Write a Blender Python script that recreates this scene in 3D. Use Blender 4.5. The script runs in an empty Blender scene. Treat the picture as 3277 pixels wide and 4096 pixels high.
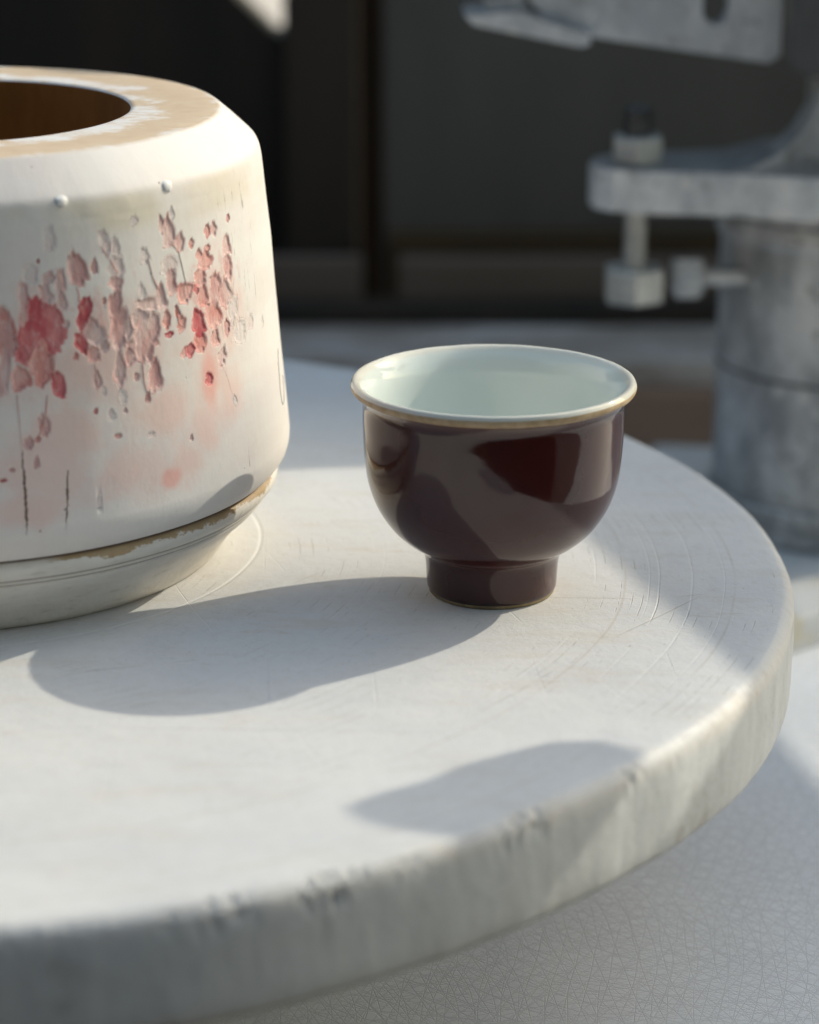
import bpy, bmesh, math, random
import numpy as np
from mathutils import Vector, noise
random.seed(7)
S = 0.01                      # all sizes below are written in centimetres
sc = bpy.context.scene
R = math.radians

# ------------------------------------------------------------------ camera
cam_d = bpy.data.cameras.new("camera")
cam = bpy.data.objects.new("camera", cam_d)
sc.collection.objects.link(cam)
cam.location = (0, 0, 27.107 * S)
cam.rotation_euler = (R(90) - 0.31311, 0, 0)
cam_d.sensor_fit = 'HORIZONTAL'
cam_d.sensor_width = 36.0
cam_d.lens = 36.0 * 10592.0 / 3277.0
cam_d.clip_start = 0.01
cam_d.clip_end = 300
cam_d.dof.use_dof = True
cam_d.dof.focus_distance = 0.792
cam_d.dof.aperture_fstop = 8.6
sc.camera = cam

# ------------------------------------------------------------------ sky, sun, exposure
SUN = Vector((0.71195, 0.47197, 0.51997)).normalized()
el, az = math.asin(SUN.z), math.atan2(SUN.x, SUN.y)
w = bpy.data.worlds.new("World"); sc.world = w; w.use_nodes = True
nt = w.node_tree
sky = nt.nodes.new('ShaderNodeTexSky'); sky.sky_type = 'NISHITA'; sky.sun_disc = False
sky.sun_elevation = el; sky.sun_rotation = az; sky.air_density = 1.7; sky.dust_density = 2.4; sky.ozone_density = 1.0
bg = nt.nodes['Background']; bg.inputs[1].default_value = 0.15
nt.links.new(sky.outputs[0], bg.inputs[0])
ld = bpy.data.lights.new("sun", 'SUN'); ld.energy = 2.0; ld.angle = R(0.5); ld.color = (1.0, 0.925, 0.80)
lo = bpy.data.objects.new("sun", ld); sc.collection.objects.link(lo)
lo.rotation_euler = SUN.to_track_quat('Z', 'Y').to_euler(); lo.location = (3, 2, 2.2)
sc.view_settings.view_transform = 'Standard'; sc.view_settings.look = 'None'
sc.view_settings.exposure = 0.52; sc.view_settings.gamma = 1.0
sc.view_settings.use_white_balance = True; sc.view_settings.white_balance_temperature = 6700; sc.view_settings.white_balance_tint = 6
sc.cycles.use_denoising = True
sc.cycles.max_bounces = 10

# ------------------------------------------------------------------ node helper
class NT:
    def __init__(s, name):
        s.m = bpy.data.materials.new(name); s.m.use_nodes = True
        s.t = s.m.node_tree; s.b = s.t.nodes['Principled BSDF']
        s.co = None
    def n(s, ty, **k):
        x = s.t.nodes.new('ShaderNode' + ty)
        for a, v in k.items(): setattr(x, a, v)
        return x
    def put(s, sock, v):
        if v is None: return
        if hasattr(v, 'is_output'): s.t.links.new(v, sock)
        elif isinstance(v, (tuple, list)) and len(v) == 3 and sock.type == 'RGBA': sock.default_value = (*v, 1)
        else: sock.default_value = v
    def P(s):                       # object coordinates in centimetres
        if s.co is None:
            tc = s.n('TexCoord'); vm = s.n('VectorMath', operation='SCALE'); vm.inputs['Scale'].default_value = 100
            s.t.links.new(tc.outputs['Object'], vm.inputs[0]); s.co = vm.outputs[0]
        return s.co
    def map(s, v=None, rot=(0, 0, 0), scale=(1, 1, 1), loc=(0, 0, 0)):
        x = s.n('Mapping'); s.put(x.inputs['Vector'], v or s.P()); x.inputs['Rotation'].default_value = rot
        x.inputs['Scale'].default_value = scale; x.inputs['Location'].default_value = loc
        return x.outputs[0]
    def noise(s, scale=1, detail=4, rough=.55, v=None, dist=0, color=False):
        x = s.n('TexNoise'); s.put(x.inputs['Vector'], v or s.P()); x.inputs['Scale'].default_value = scale
        x.inputs['Detail'].default_value = detail; x.inputs['Roughness'].default_value = rough; x.inputs['Distortion'].default_value = dist
        return x.outputs['Color' if color else 'Fac']
    def M(s, op, a, b=None, c=None, clamp=False):
        x = s.n('Math', operation=op, use_clamp=clamp)
        s.put(x.inputs[0], a); s.put(x.inputs[1], b); s.put(x.inputs[2], c)
        return x.outputs[0]
    def rng(s, v, a, b, lo=0., hi=1., smooth=True):
        x = s.n('MapRange'); x.interpolation_type = 'SMOOTHSTEP' if smooth else 'LINEAR'
        s.put(x.inputs[0], v)
        for i, q in enumerate((a, b, lo, hi)): x.inputs[i + 1].default_value = q
        return x.outputs[0]
    def mix(s, f, a, b, mode='MIX'):
        x = s.n('Mix', data_type='RGBA', blend_type=mode)
        s.put(x.inputs[0], f); s.put(x.inputs[6], a); s.put(x.inputs[7], b)
        return x.outputs[2]
    def xyz(s, v=None):
        x = s.n('SeparateXYZ'); s.put(x.inputs[0], v or s.P()); return x.outputs
    def len2(s, x0, y0, v=None):
        a = s.xyz(v); dx = s.M('SUBTRACT', a[0], x0); dy = s.M('SUBTRACT', a[1], y0)
        return s.M('SQRT', s.M('ADD', s.M('MULTIPLY', dx, dx), s.M('MULTIPLY', dy, dy)))
    def line(s, v, at, wd):         # 1 near v == at, falls to 0 at distance wd
        return s.rng(s.M('ABSOLUTE', s.M('SUBTRACT', v, at)), 0., wd, 1., 0.)
    def scratch(s, ang, scale, wd, warp=.3, wscale=.15, seed=0.):
        a = s.xyz(); u = s.M('ADD', s.M('MULTIPLY', a[0], math.cos(ang)), s.M('MULTIPLY', a[1], math.sin(ang)))
        nz = s.noise(wscale, 2, .5, v=s.map(loc=(seed * 7.3, seed * 3.1, 0)))
        u = s.M('ADD', u, s.M('MULTIPLY', nz, warp))
        x = s.n('TexVoronoi', voronoi_dimensions='1D', feature='DISTANCE_TO_EDGE')
        s.put(x.inputs['W'], s.M('ADD', u, seed * 13.7)); x.inputs['Scale'].default_value = scale
        return s.rng(x.outputs['Distance'], 0., wd * scale, 1., 0.)
    def vor(s, scale, v=None, feat='F1', rnd=1.):
        x = s.n('TexVoronoi', feature=feat); s.put(x.inputs['Vector'], v or s.P()); x.inputs['Scale'].default_value = scale
        x.inputs['Randomness'].default_value = rnd
        return x.outputs['Distance']
    def bump(s, h, dist_cm=.02, strength=1., prev=None):
        x = s.n('Bump'); s.put(x.inputs['Height'], h); x.inputs['Distance'].default_value = dist_cm * S
        x.inputs['Strength'].default_value = strength
        if prev is not None: s.t.links.new(prev, x.inputs['Normal'])
        return x.outputs[0]
    def done(s, col=None, rough=None, nrm=None, **k):
        s.put(s.b.inputs['Base Color'], col); s.put(s.b.inputs['Roughness'], rough); s.put(s.b.inputs['Normal'], nrm)
        for a, v in k.items(): s.put(s.b.inputs[a.replace('_', ' ')], v)
        return s.m
def add(s, *v):
    o = v[0]
    for q in v[1:]: o = s.M('ADD', o, q)
    return o

# ------------------------------------------------------------------ materials
def mat_bat():
    s = NT('worn_white_plaster')
    n1 = s.noise(.12, 5, .6); n2 = s.noise(.55, 6, .65, v=s.map(rot=(0, 0, .35), scale=(.35, 1.4, 1))); n3 = s.noise(2.4, 5, .7)
    c = s.mix(s.rng(n1, .35, .7), (.715, .71, .70), (.64, .645, .65))
    c = s.mix(s.M('MULTIPLY', s.rng(n2, .50, .72), .42), c, (.60, .54, .46))
    c = s.mix(s.M('MULTIPLY', s.rng(n3, .50, .70), .26), c, (.55, .51, .46))
    # rust coloured specks and nicks
    sp = s.rng(s.vor(3.2, v=s.map(scale=(.6, 1.5, 1), rot=(0, 0, .3))), .05, .10, 1., 0.)
    sp = s.M('MULTIPLY', sp, s.rng(s.noise(.35, 3), .52, .66))
    c = s.mix(s.M('MULTIPLY', sp, .6), c, (.28, .20, .14))
    st = s.M('MULTIPLY', s.rng(s.noise(.75, 7, .75, v=s.map(scale=(.45, 1.2, 1), rot=(0, 0, .5), loc=(3, 9, 0))), .60, .70), .35)
    c = s.mix(st, c, (.52, .42, .30))
    # straight knife and tool scratches
    sb = None; sd = None
    for i, (a, sca, wd) in enumerate(((.35, .16, .03), (1.9, .12, .035), (1.25, .2, .022), (2.5, .14, .03), (.05, .25, .02), (1.55, .3, .016), (2.2, .35, .015))):
        l = s.scratch(a, sca, wd, 1.2, .06, i + 1.)
        l = s.M('MULTIPLY', l, s.rng(s.noise(.16, 3, .6, v=s.map(loc=(i * 11., 5. * i, 0))), .53, .62))
        if i % 2: sd = l if sd is None else s.M('MAXIMUM', sd, l)
        else: sb = l if sb is None else s.M('MAXIMUM', sb, l)
    # turned rings round the centre of the bat and the print of the vessel foot
    wob = s.M('MULTIPLY', s.M('SUBTRACT', s.noise(.09, 2), .5), .5)
    rr = s.M('ADD', s.len2(0, 0), wob)
    rings = None
    for at, wd, am in ((23.95, .05, .7), (22.95, .035, 1.), (22.65, .03, .8), (24.9, .03, .6), (21.0, .04, .6), (19.3, .03, .5), (17.2, .05, .6), (14.4, .03, .5)):
        l = s.M('MULTIPLY', s.line(rr, at, wd), am)
        l = s.M('MULTIPLY', l, s.rng(s.noise(.11, 2, .5, v=s.map(loc=(at, -at, 0))), .42, .52))
        rings = l if rings is None else s.M('MAXIMUM', rings, l)
    rings2 = s.line(s.M('FRACT', s.M('MULTIPLY', rr, 1.15)), .5, .10)
    rings2 = s.M('MULTIPLY', s.M('MULTIPLY', rings2, .3), s.rng(s.noise(.1, 3, .6, v=s.map(loc=(2, 9, 0))), .5, .62))
    brown = s.M('MAXIMUM', s.M('MULTIPLY', s.line(rr, 21.9, .06), s.rng(s.noise(.12, 2), .4, .55)),
                s.M('MULTIPLY', s.line(rr, 25.2, .06), s.rng(s.noise(.14, 2, .5, v=s.map(loc=(5, 5, 0))), .42, .55)))
    x = s.n('TexVoronoi', voronoi_dimensions='1D', feature='DISTANCE_TO_EDGE'); s.put(x.inputs['W'], rr); x.inputs['Scale'].default_value = 2.3
    arcs = s.M('MULTIPLY', s.rng(x.outputs['Distance'], 0., .045, 1., 0.), s.rng(s.noise(.33, 5, .7, v=s.map(loc=(4, 1, 0))), .535, .60))
    x2 = s.n('TexVoronoi', voronoi_dimensions='1D', feature='DISTANCE_TO_EDGE'); s.put(x2.inputs['W'], s.M('ADD', rr, 91.)); x2.inputs['Scale'].default_value = 1.6
    arcs2 = s.M('MULTIPLY', s.rng(x2.outputs['Distance'], 0., .03, 1., 0.), s.rng(s.noise(.2, 4, .6, v=s.map(loc=(14, 31, 0))), .54, .60))
    # fine dry specks, thick where clay has been rubbed in
    grit = s.rng(s.noise(9., 3, .6, v=s.map(scale=(.7, 1.3, 1))), .60, .70)
    grit = s.M('MULTIPLY', grit, s.rng(s.noise(.28, 4, .6, v=s.map(loc=(2, 7, 0))), .48, .62))
    c = s.mix(s.M('MULTIPLY', grit, .45), c, (.38, .32, .26))
    c = s.mix(s.M('MULTIPLY', arcs, .42), c, (.36, .30, .25))
    foot = s.line(s.M('ADD', s.len2(.49, 1.49), s.M('MULTIPLY', wob, .3)), 9.85, .10)
    c = s.mix(s.M('MULTIPLY', brown, .35), c, (.46, .37, .28))
    c = s.mix(s.M('MULTIPLY', sd, .42), c, (.34, .27, .21))
    c = s.mix(s.M('MULTIPLY', s.M('MAXIMUM', s.M('MAXIMUM', sb, rings), arcs2), .27), c, (.86, .86, .85))
    c = s.mix(s.M('MULTIPLY', foot, .5), c, (.84, .84, .83))
    h = add(s, s.M('MULTIPLY', s.noise(.5, 6, .6), .5), s.M('MULTIPLY', s.M('MAXIMUM', sb, rings), -.09), s.M('MULTIPLY', arcs, -.12), s.M('MULTIPLY', sd, -.16),
            s.M('MULTIPLY', rings2, -.06), s.M('MULTIPLY', foot, -.2), s.M('MULTIPLY', s.noise(7, 4, .7), .10), s.M('MULTIPLY', sp, -.3))
    # the rim wall: bluish shade tint put into the colour, yellowish stains, vertical runs
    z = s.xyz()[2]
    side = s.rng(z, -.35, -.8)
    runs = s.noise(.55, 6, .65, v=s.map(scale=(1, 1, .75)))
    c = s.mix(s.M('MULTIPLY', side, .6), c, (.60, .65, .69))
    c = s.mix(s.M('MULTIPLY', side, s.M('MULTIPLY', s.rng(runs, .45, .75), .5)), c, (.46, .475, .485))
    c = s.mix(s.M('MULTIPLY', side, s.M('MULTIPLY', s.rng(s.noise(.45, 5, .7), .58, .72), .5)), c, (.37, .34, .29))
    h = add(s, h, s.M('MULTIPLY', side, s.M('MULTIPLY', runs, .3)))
    return s.done(c, s.rng(n3, .3, .7, .48, .68), s.bump(h, .12, .9), Specular_IOR_Level=.35)

def mat_table():
    s = NT('crackled_white_table_coating')
    l = None
    for i in range(16):
        a = math.pi * i / 16 + random.uniform(-.1, .1)
        q = s.scratch(a, 1.25 + .17 * (i % 4), .024, 2.6, .08, i + 20.)
        q = s.M('MULTIPLY', q, s.rng(s.noise(.2, 2, .5, v=s.map(loc=(9. * i, 0, 3. * i))), .32, .55, .25, 1.))
        l = q if l is None else s.M('MAXIMUM', l, q)
    n = s.noise(.1, 4); 
    c = s.mix(s.rng(n, .3, .7), (.84, .865, .90), (.79, .81, .85))
    c = s.mix(s.M('MULTIPLY', s.rng(s.noise(.5, 5, .7), .62, .75), .3), c, (.48, .44, .36))
    c = s.mix(s.M('MULTIPLY', l, .31), c, (.30, .30, .32))
    return s.done(c, .45, s.bump(l, -.02, .5))

def pol(s):   # angle (rad) round the vertical axis of the vessel
    a = s.xyz(); return s.M('ARCTAN2', a[1], a[0])
def blot(s, th, z, th0, z0, wt, wz):
    u = s.M('DIVIDE', s.M('SUBTRACT', th, R(th0)), R(wt)); v = s.M('DIVIDE', s.M('SUBTRACT', z, z0), wz)
    d = s.M('SQRT', s.M('ADD', s.M('MULTIPLY', u, u), s.M('MULTIPLY', v, v)))
    return s.rng(s.M('ADD', d, s.M('MULTIPLY', s.M('SUBTRACT', s.noise(.9, 4, .6), .5), 1.6)), .25, 1.15, 1., 0.)
def mat_vessel():
    s = NT('chalky_white_plaster')
    th = pol(s); a = s.xyz(); z = a[2]
    # horizontal wipe marks, vertical runs
    cyl = s.n('CombineXYZ'); s.put(cyl.inputs[0], s.M('MULTIPLY', th, 10.5)); s.put(cyl.inputs[1], z); cyl = cyl.outputs[0]
    n1 = s.noise(.35, 5, .6, v=s.map(cyl, scale=(.35, 1.3, 1), rot=(0, 0, .12)))
    n2 = s.noise(1.6, 6, .7, v=s.map(cyl, scale=(1.3, .6, 1)))
    c = s.mix(s.rng(n1, .35, .7), (.775, .755, .73), (.745, .69, .665))
    c = s.mix(s.M('MULTIPLY', s.rng(n2, .56, .72), .18), c, (.56, .54, .52))
    # cream stain under the shoulder
    band = s.M('MULTIPLY', s.rng(z, 11.5, 12.1), s.rng(z, 12.9, 12.6))
    band = s.M('MULTIPLY', band, s.rng(s.noise(.35, 3), .35, .6))
    c = s.mix(s.M('MULTIPLY', band, .55), c, (.66, .60, .44))
    # pink washes
    pk = None
    for q in ((-64, 9.2, 7, 1.6), (-50, 8.8, 9, 1.2), (-56, 8.3, 20, 1.6), (-33, 7.0, 5, 2.0), (-30, 8.9, 10, 1.9), (-50, 4.9, 10, 1.1), (-40, 4.8, 6, .8), (-36, 5.6, 5, 1.4), (-66, 5.4, 12, 1.6), (-45, 6.4, 9, 1.0), (-28, 6.4, 5, 1.0), (-68, 4.4, 9, .8), (-62, 6.2, 9, 1.2)):
        l = blot(s, th, z, *q); pk = l if pk is None else s.M('MAXIMUM', pk, l)
    c = s.mix(s.M('MULTIPLY', pk, .55), c, (.79, .52, .46))
    rd = s.M('MAXIMUM', blot(s, th, z, -33.5, 6.9, 2.2, 1.1), blot(s, th, z, -44, 4.45, 2.6, .35))
    str_ = s.rng(s.noise(2.2, 5, .7, v=s.map(cyl, scale=(1.5, .33, 1))), .50, .60)
    rd2 = s.M('MULTIPLY', str_, s.M('MAXIMUM', blot(s, th, z, -64.3, 9.3, 4.5, 1.2), s.M('MAXIMUM', blot(s, th, z, -32.5, 9.1, 4., 1.7), blot(s, th, z, -57, 9.1, 3., .9))))
    rd = s.M('MAXIMUM', rd, rd2)
    c = s.mix(s.M('MULTIPLY', rd, .6), c, (.80, .36, .31))
    mott = s.M('MULTIPLY', s.rng(s.noise(1.1, 5, .7, v=s.map(cyl, scale=(1.2, .6, 1))), .55, .68), s.M('MULTIPLY', s.rng(z, 6.8, 8.), s.rng(z, 11.8, 10.)))
    mott = s.M('MULTIPLY', mott, s.rng(th, R(-14), R(-30)))
    c = s.mix(s.M('MULTIPLY', mott, .6), c, (.68, .43, .40))
    # grey scuffs at the lit flank
    sc_ = s.rng(s.noise(2.3, 7, .8, v=s.map(cyl, scale=(2.6, .35, 1))), .57, .66)
    sc_ = s.M('MULTIPLY', sc_, s.M('MULTIPLY', s.line(th, R(-21), R(12)), s.M('MULTIPLY', s.rng(z, 7., 8.4), s.rng(z, 13., 12.))))
    c = s.mix(s.M('MULTIPLY', sc_, .65), c, (.20, .18, .18))
    pit = s.rng(s.vor(1.5, v=s.map(cyl)), .035, .065, 1., 0.)
    pit = s.M('MULTIPLY', pit, s.rng(s.noise(.8, 2), .5, .6))
    c = s.mix(s.M('MULTIPLY', pit, .8), c, (.16, .09, .07))
    # ochre wear on the flat rim
    top = s.rng(z, 13.86, 13.92)
    rr = s.len2(0, 0)
    och = s.rng(s.M('ADD', s.noise(.45, 6, .7, v=s.map(scale=(1., 1.5, 1), rot=(0, 0, .3))), s.M('MULTIPLY', s.line(rr, 8.0, 1.3), .22)), .44, .60)
    edge = s.M('MULTIPLY', s.line(rr, 8.87, .12), .6)
    c = s.mix(s.M('MULTIPLY', top, s.M('MULTIPLY', och, .85)), c, s.mix(s.noise(1.6, 4), (.52, .34, .17), (.70, .55, .38)))
    c = s.mix(s.M('MULTIPLY', top, edge), c, (.74, .72, .70))
    h = add(s, s.M('MULTIPLY', n2, .5), s.M('MULTIPLY', n1, .3), s.M('MULTIPLY', sc_, -.5), s.M('MULTIPLY', pit, -.8), s.M('MULTIPLY', s.noise(8, 3), .08))
    return s.done(c, .62, s.bump(h, .035, .7), Specular_IOR_Level=.35)

def mat_base():
    s = NT('plaster_foot_with_ochre_wear')
    th = pol(s); z = s.xyz()[2]
    cyl = s.n('CombineXYZ'); s.put(cyl.inputs[0], s.M('MULTIPLY', th, 10.)); s.put(cyl.inputs[1], z); cyl = cyl.outputs[0]
    n1 = s.noise(.7, 6, .7, v=s.map(cyl, scale=(.45, 1.6, 1)))
    c = s.mix(s.rng(n1, .35, .7), (.77, .75, .70), (.68, .65, .60))
    c = s.mix(s.M('MULTIPLY', s.rng(s.noise(2.5, 6, .75, v=s.map(cyl, scale=(.5, 1.8, 1))), .55, .7), .4), c, (.42, .38, .33))
    o = s.rng(s.M('ADD', z, s.M('MULTIPLY', s.M('SUBTRACT', s.noise(.9, 6, .75, v=s.map(cyl, scale=(.5, 1, 1))), .5), 1.1)), 2.47, 2.53)
    o = s.M('MULTIPLY', o, s.rng(s.noise(.22, 2, .5, v=s.map(cyl)), .40, .50))
    c = s.mix(s.M('MULTIPLY', o, .9), c, s.mix(s.noise(2), (.34, .22, .09), (.47, .34, .19)))
    c = s.mix(s.rng(z, 2.62, 2.68), c, (.16, .12, .10))
    for q in (1.90, 2.06):
        c = s.mix(s.M('MULTIPLY', s.line(z, q, .04), .75), c, (.17, .12, .09))
    return s.done(c, .6, s.bump(s.M('ADD', n1, s.noise(5, 3)), .04, .7), Specular_IOR_Level=.35)

def simple(name, c1, c2, scale=1., rough=.6, bump=.02, sv=(1, 1, 1), metal=0., spec=.5, contrast=(.35, .65), c3=None):
    s = NT(name); n = s.noise(scale, 6, .65, v=s.map(scale=sv))
    c = s.mix(s.rng(n, *contrast), c1, c2)
    if c3: c = s.mix(s.M('MULTIPLY', s.rng(s.noise(scale * .6, 5, .7, v=s.map(scale=sv, loc=(7, 3, 1))), .56, .66), .8), c, c3)
    return s.done(c, rough, s.bump(n, bump, .7), Metallic=metal, Specular_IOR_Level=spec)

def mat_glaze():
    s = NT('maroon_glaze')
    z = s.xyz()[2]; n = s.noise(1.4, 4)
    c = s.mix(n, (.040, .0095, .0085), (.056, .0135, .0115))
    c = s.mix(s.rng(z, .35, .08), c, (.030, .012, .010))
    # glaze breaks pale where it thins over the lip; painted reflection at the junction
    c = s.mix(s.M('MULTIPLY', s.rng(z, 5.95, 6.3), .45), c, (.20, .115, .09))
    c = s.mix(s.M('MULTIPLY', s.line(z, 1.48, .1), .35), c, (.26, .17, .15))
    sp = s.rng(s.vor(6.), .03, .06, 1., 0.)
    c = s.mix(s.M('MULTIPLY', sp, .10), c, (.3, .2, .16))
    return s.done(c, s.rng(s.noise(2.5, 5, .6), .3, .7, .055, .10), s.bump(s.M('ADD', s.noise(.55, 2), s.M('MULTIPLY', s.noise(9., 4), .05)), .03, .6), Specular_IOR_Level=.62)
def mat_celadon():
    s = NT('pale_celadon_glaze')
    n = s.noise(.5, 3)
    c = s.mix(n, (.68, .735, .705), (.72, .77, .74))
    sp = s.M('MULTIPLY', s.rng(s.vor(4.), .03, .06, 1., 0.), s.rng(s.noise(1.), .5, .6))
    c = s.mix(s.M('MULTIPLY', sp, .5), c, (.30, .26, .18))
    c = s.mix(s.rng(s.xyz()[2], 6.45, 6.6), c, (.72, .70, .62))
    return s.done(c, .07, s.bump(s.noise(.7, 2), .015, .5), Specular_IOR_Level=.55)

M = {}
M['bat'] = mat_bat(); M['table'] = mat_table(); M['vessel'] = mat_vessel(); M['base'] = mat_base()
M['glaze'] = mat_glaze(); M['celadon'] = mat_celadon()
M['rimclay'] = simple('bare_tan_rim', (.40, .28, .155), (.52, .39, .24), 2.5, .5, .02)
M['footclay'] = simple('bare_olive_clay', (.22, .16, .08), (.34, .26, .14), 4, .6, .02)
M['amber'] = simple('amber_stained_inner_wall', (.20, .085, .012), (.28, .125, .022), .5, .75, .03, (1, 1, .4))
def mat_drip(name, a, b):
    s = NT(name); n = s.noise(1.3, 4, .6, v=s.map(scale=(1, 1, .6))); f = s.noise(6., 5, .75, v=s.map(scale=(1, 1, .5)))
    c = s.mix(s.rng(n, .38, .62), a, b)
    c = s.mix(s.M('MULTIPLY', s.rng(f, .52, .68), .45), c, (.74, .66, .63))
    return s.done(c, .6, s.bump(s.M('ADD', f, s.M('MULTIPLY', n, .6)), .06, .8), Specular_IOR_Level=.35)
for i, (a, b) in enumerate((((.74, .63, .61), (.76, .71, .69)), ((.66, .38, .36), (.77, .58, .55)), ((.70, .30, .27), (.78, .47, .43)), ((.56, .10, .12), (.70, .26, .26)))):
    M['drip%d' % i] = mat_drip(('pale_pink', 'dusty_pink', 'salmon', 'rose_red')[i] + '_drip', a, b)
M['crack'] = simple('dark_crack', (.06, .035, .025), (.20, .13, .09), 6, .8)
M['ink'] = simple('blue_black_ink', (.02, .03, .045), (.05, .06, .08), 5, .5)
M['bumpw'] = simple('white_slip', (.74, .74, .73), (.80, .80, .79), 4, .5)
def mat_steel(name, a, b, stain, sc_=.3):
    s = NT(name); n = s.noise(sc_, 7, .7, v=s.map(scale=(1, 1, .55))); f = s.noise(sc_ * 7, 5, .7)
    c = s.mix(s.rng(n, .38, .62), a, b)
    c = s.mix(s.M('MULTIPLY', s.rng(s.noise(sc_ * 3.3, 6, .75, v=s.map(loc=(3, 8, 1))), .56, .64), .7), c, stain)
    sp = s.M('MULTIPLY', s.rng(s.vor(.55), .10, .17, 1., 0.), s.rng(s.noise(.35, 3, .6, v=s.map(loc=(9, 1, 4))), .50, .56))
    c = s.mix(s.M('MULTIPLY', sp, .85), c, (.80, .78, .74))
    g = s.n('NewGeometry'); up = s.rng(s.xyz(g.outputs['Normal'])[2], .5, .95)      # level faces mixed darker
    c = s.mix(s.M('MULTIPLY', up, .72), c, (.11, .105, .095))
    return s.done(c, s.rng(f, .3, .7, .32, .6), s.bump(s.M('ADD', n, s.M('MULTIPLY', f, .3)), .06, .7), Metallic=.3, Specular_IOR_Level=.6)
M['steel'] = mat_steel('worn_grey_steel', (.36, .365, .365), (.74, .73, .71), (.22, .21, .19))
M['darksteel'] = simple('dark_dirty_steel', (.085, .085, .088), (.15, .145, .14), .3, .6, .05, (1, 1, .5), .1, .4, (.3, .7), (.20, .15, .09))
M['armsteel'] = mat_steel('plaster_smeared_steel', (.58, .59, .595), (.84, .83, .81), (.34, .32, .29), .45)
M['paint'] = mat_steel('pale_dusty_steel_plate', (.56, .575, .59), (.80, .80, .80), (.40, .39, .37), .4)
M['bolt'] = simple('zinc_bolt', (.46, .46, .44), (.66, .65, .60), .9, .4, .03, (1, 1, 1), .45)
M['darkbolt'] = simple('dark_bolt_end', (.06, .06, .06), (.12, .12, .125), .9, .4, .03, (1, 1, 1), .45)
M['slab'] = simple('plaster_slab', (.66, .66, .66), (.60, .60, .59), .4, .55, .04, c3=(.62, .54, .36))
M['panel'] = simple('dark_grey_board', (.120, .108, .094), (.145, .132, .115), .12, .6, .03, (1, 1, .3))
M['darkwood'] = simple('dark_brown_wood', (.016, .011, .0075), (.036, .023, .014), .15, .7, .05, (1, 1, .15))
M['brownwood'] = simple('brown_wood', (.034, .024, .016), (.050, .034, .022), .15, .7, .05, (1, 1, .15))
M['ochrewood'] = simple('ochre_wood', (.060, .033, .010), (.085, .048, .018), .15, .7, .05, (.2, 1, 1))
M['greywood'] = simple('weathered_wood', (.13, .095, .07), (.18, .135, .105), .12, .7, .05, (.2, 1, 1))
M['plank'] = simple('dusty_stained_plank', (.33, .27, .225), (.60, .55, .51), .26, .7, .05, (.6, 1, 1), c3=(.28, .19, .12))
M['redwood'] = simple('reddish_brown_wood', (.22, .125, .075), (.30, .19, .13), .18, .7, .05, (.3, 1, 1), c3=(.40, .36, .34))
M['floor'] = simple('workshop_floor', (.09, .085, .08), (.12, .11, .10), .01, .8, .1)
M['occluder'] = simple('grey_occluder_paint', (.20, .21, .21), (.26, .27, .27), .1, .5, .03)  # used only on the added shade casters

# ------------------------------------------------------------------ mesh helpers
def link(name, me, mat, parent=None, smooth=True):
    if mat: me.materials.append(mat)
    if smooth:
        for p in me.polygons: p.use_smooth = True
    o = bpy.data.objects.new(name, me); sc.collection.objects.link(o)
    if parent: o.parent = parent
    return o
def from_data(name, v, f, mat, parent=None, smooth=True):
    me = bpy.data.meshes.new(name); me.from_pydata([(a * S, b * S, c * S) for a, b, c in v], [], f); me.update()
    return link(name, me, mat, parent, smooth)
def tag(o, label=None, cat=None, group=None, kind=None):
    for k, v in (('label', label), ('category', cat), ('group', group), ('kind', kind)):
        if v: o[k] = v
    return o
def empty(name, loc, label, cat):
    o = bpy.data.objects.new(name, None); sc.collection.objects.link(o); o.location = [c * S for c in loc]
    o.empty_display_size = .02
    return tag(o, label, cat)
def spline(pts, n=4):               # Catmull-Rom through (r, z) points
    out = []
    for i in range(len(pts) - 1):
        p0 = pts[max(i - 1, 0)]; p1 = pts[i]; p2 = pts[i + 1]; p3 = pts[min(i + 2, len(pts) - 1)]
        for k in range(n):
            t = k / n
            out.append(tuple(.5 * (2 * p1[j] + (p2[j] - p0[j]) * t + (2 * p0[j] - 5 * p1[j] + 4 * p2[j] - p3[j]) * t * t + (3 * p1[j] - p0[j] - 3 * p2[j] + p3[j]) * t ** 3) for j in (0, 1)))
    out.append(tuple(pts[-1])); return out
def lathe(name, prof, mat, parent=None, seg=192, fn=None):
    v = []; f = []; idx = []
    for r, z in prof:
        if r < 1e-6: idx.append([len(v)]); v.append((0, 0, z)); continue
        row = []
        for i in range(seg):
            a = 2 * math.pi * i / seg; x, y, zz = r * math.cos(a), r * math.sin(a), z
            if fn: x, y, zz = fn(a, r, z)
            row.append(len(v)); v.append((x, y, zz))
        idx.append(row)
    for A, B in zip(idx, idx[1:]):
        for i in range(seg):
            j = (i + 1) % seg
            if len(A) == 1 and len(B) == 1: continue
            if len(A) == 1: f.append((A[0], B[j], B[i]))
            elif len(B) == 1: f.append((A[i], A[j], B[0]))
            else: f.append((A[i], A[j], B[j], B[i]))
    return from_data(name, v, f, mat, parent)
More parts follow.
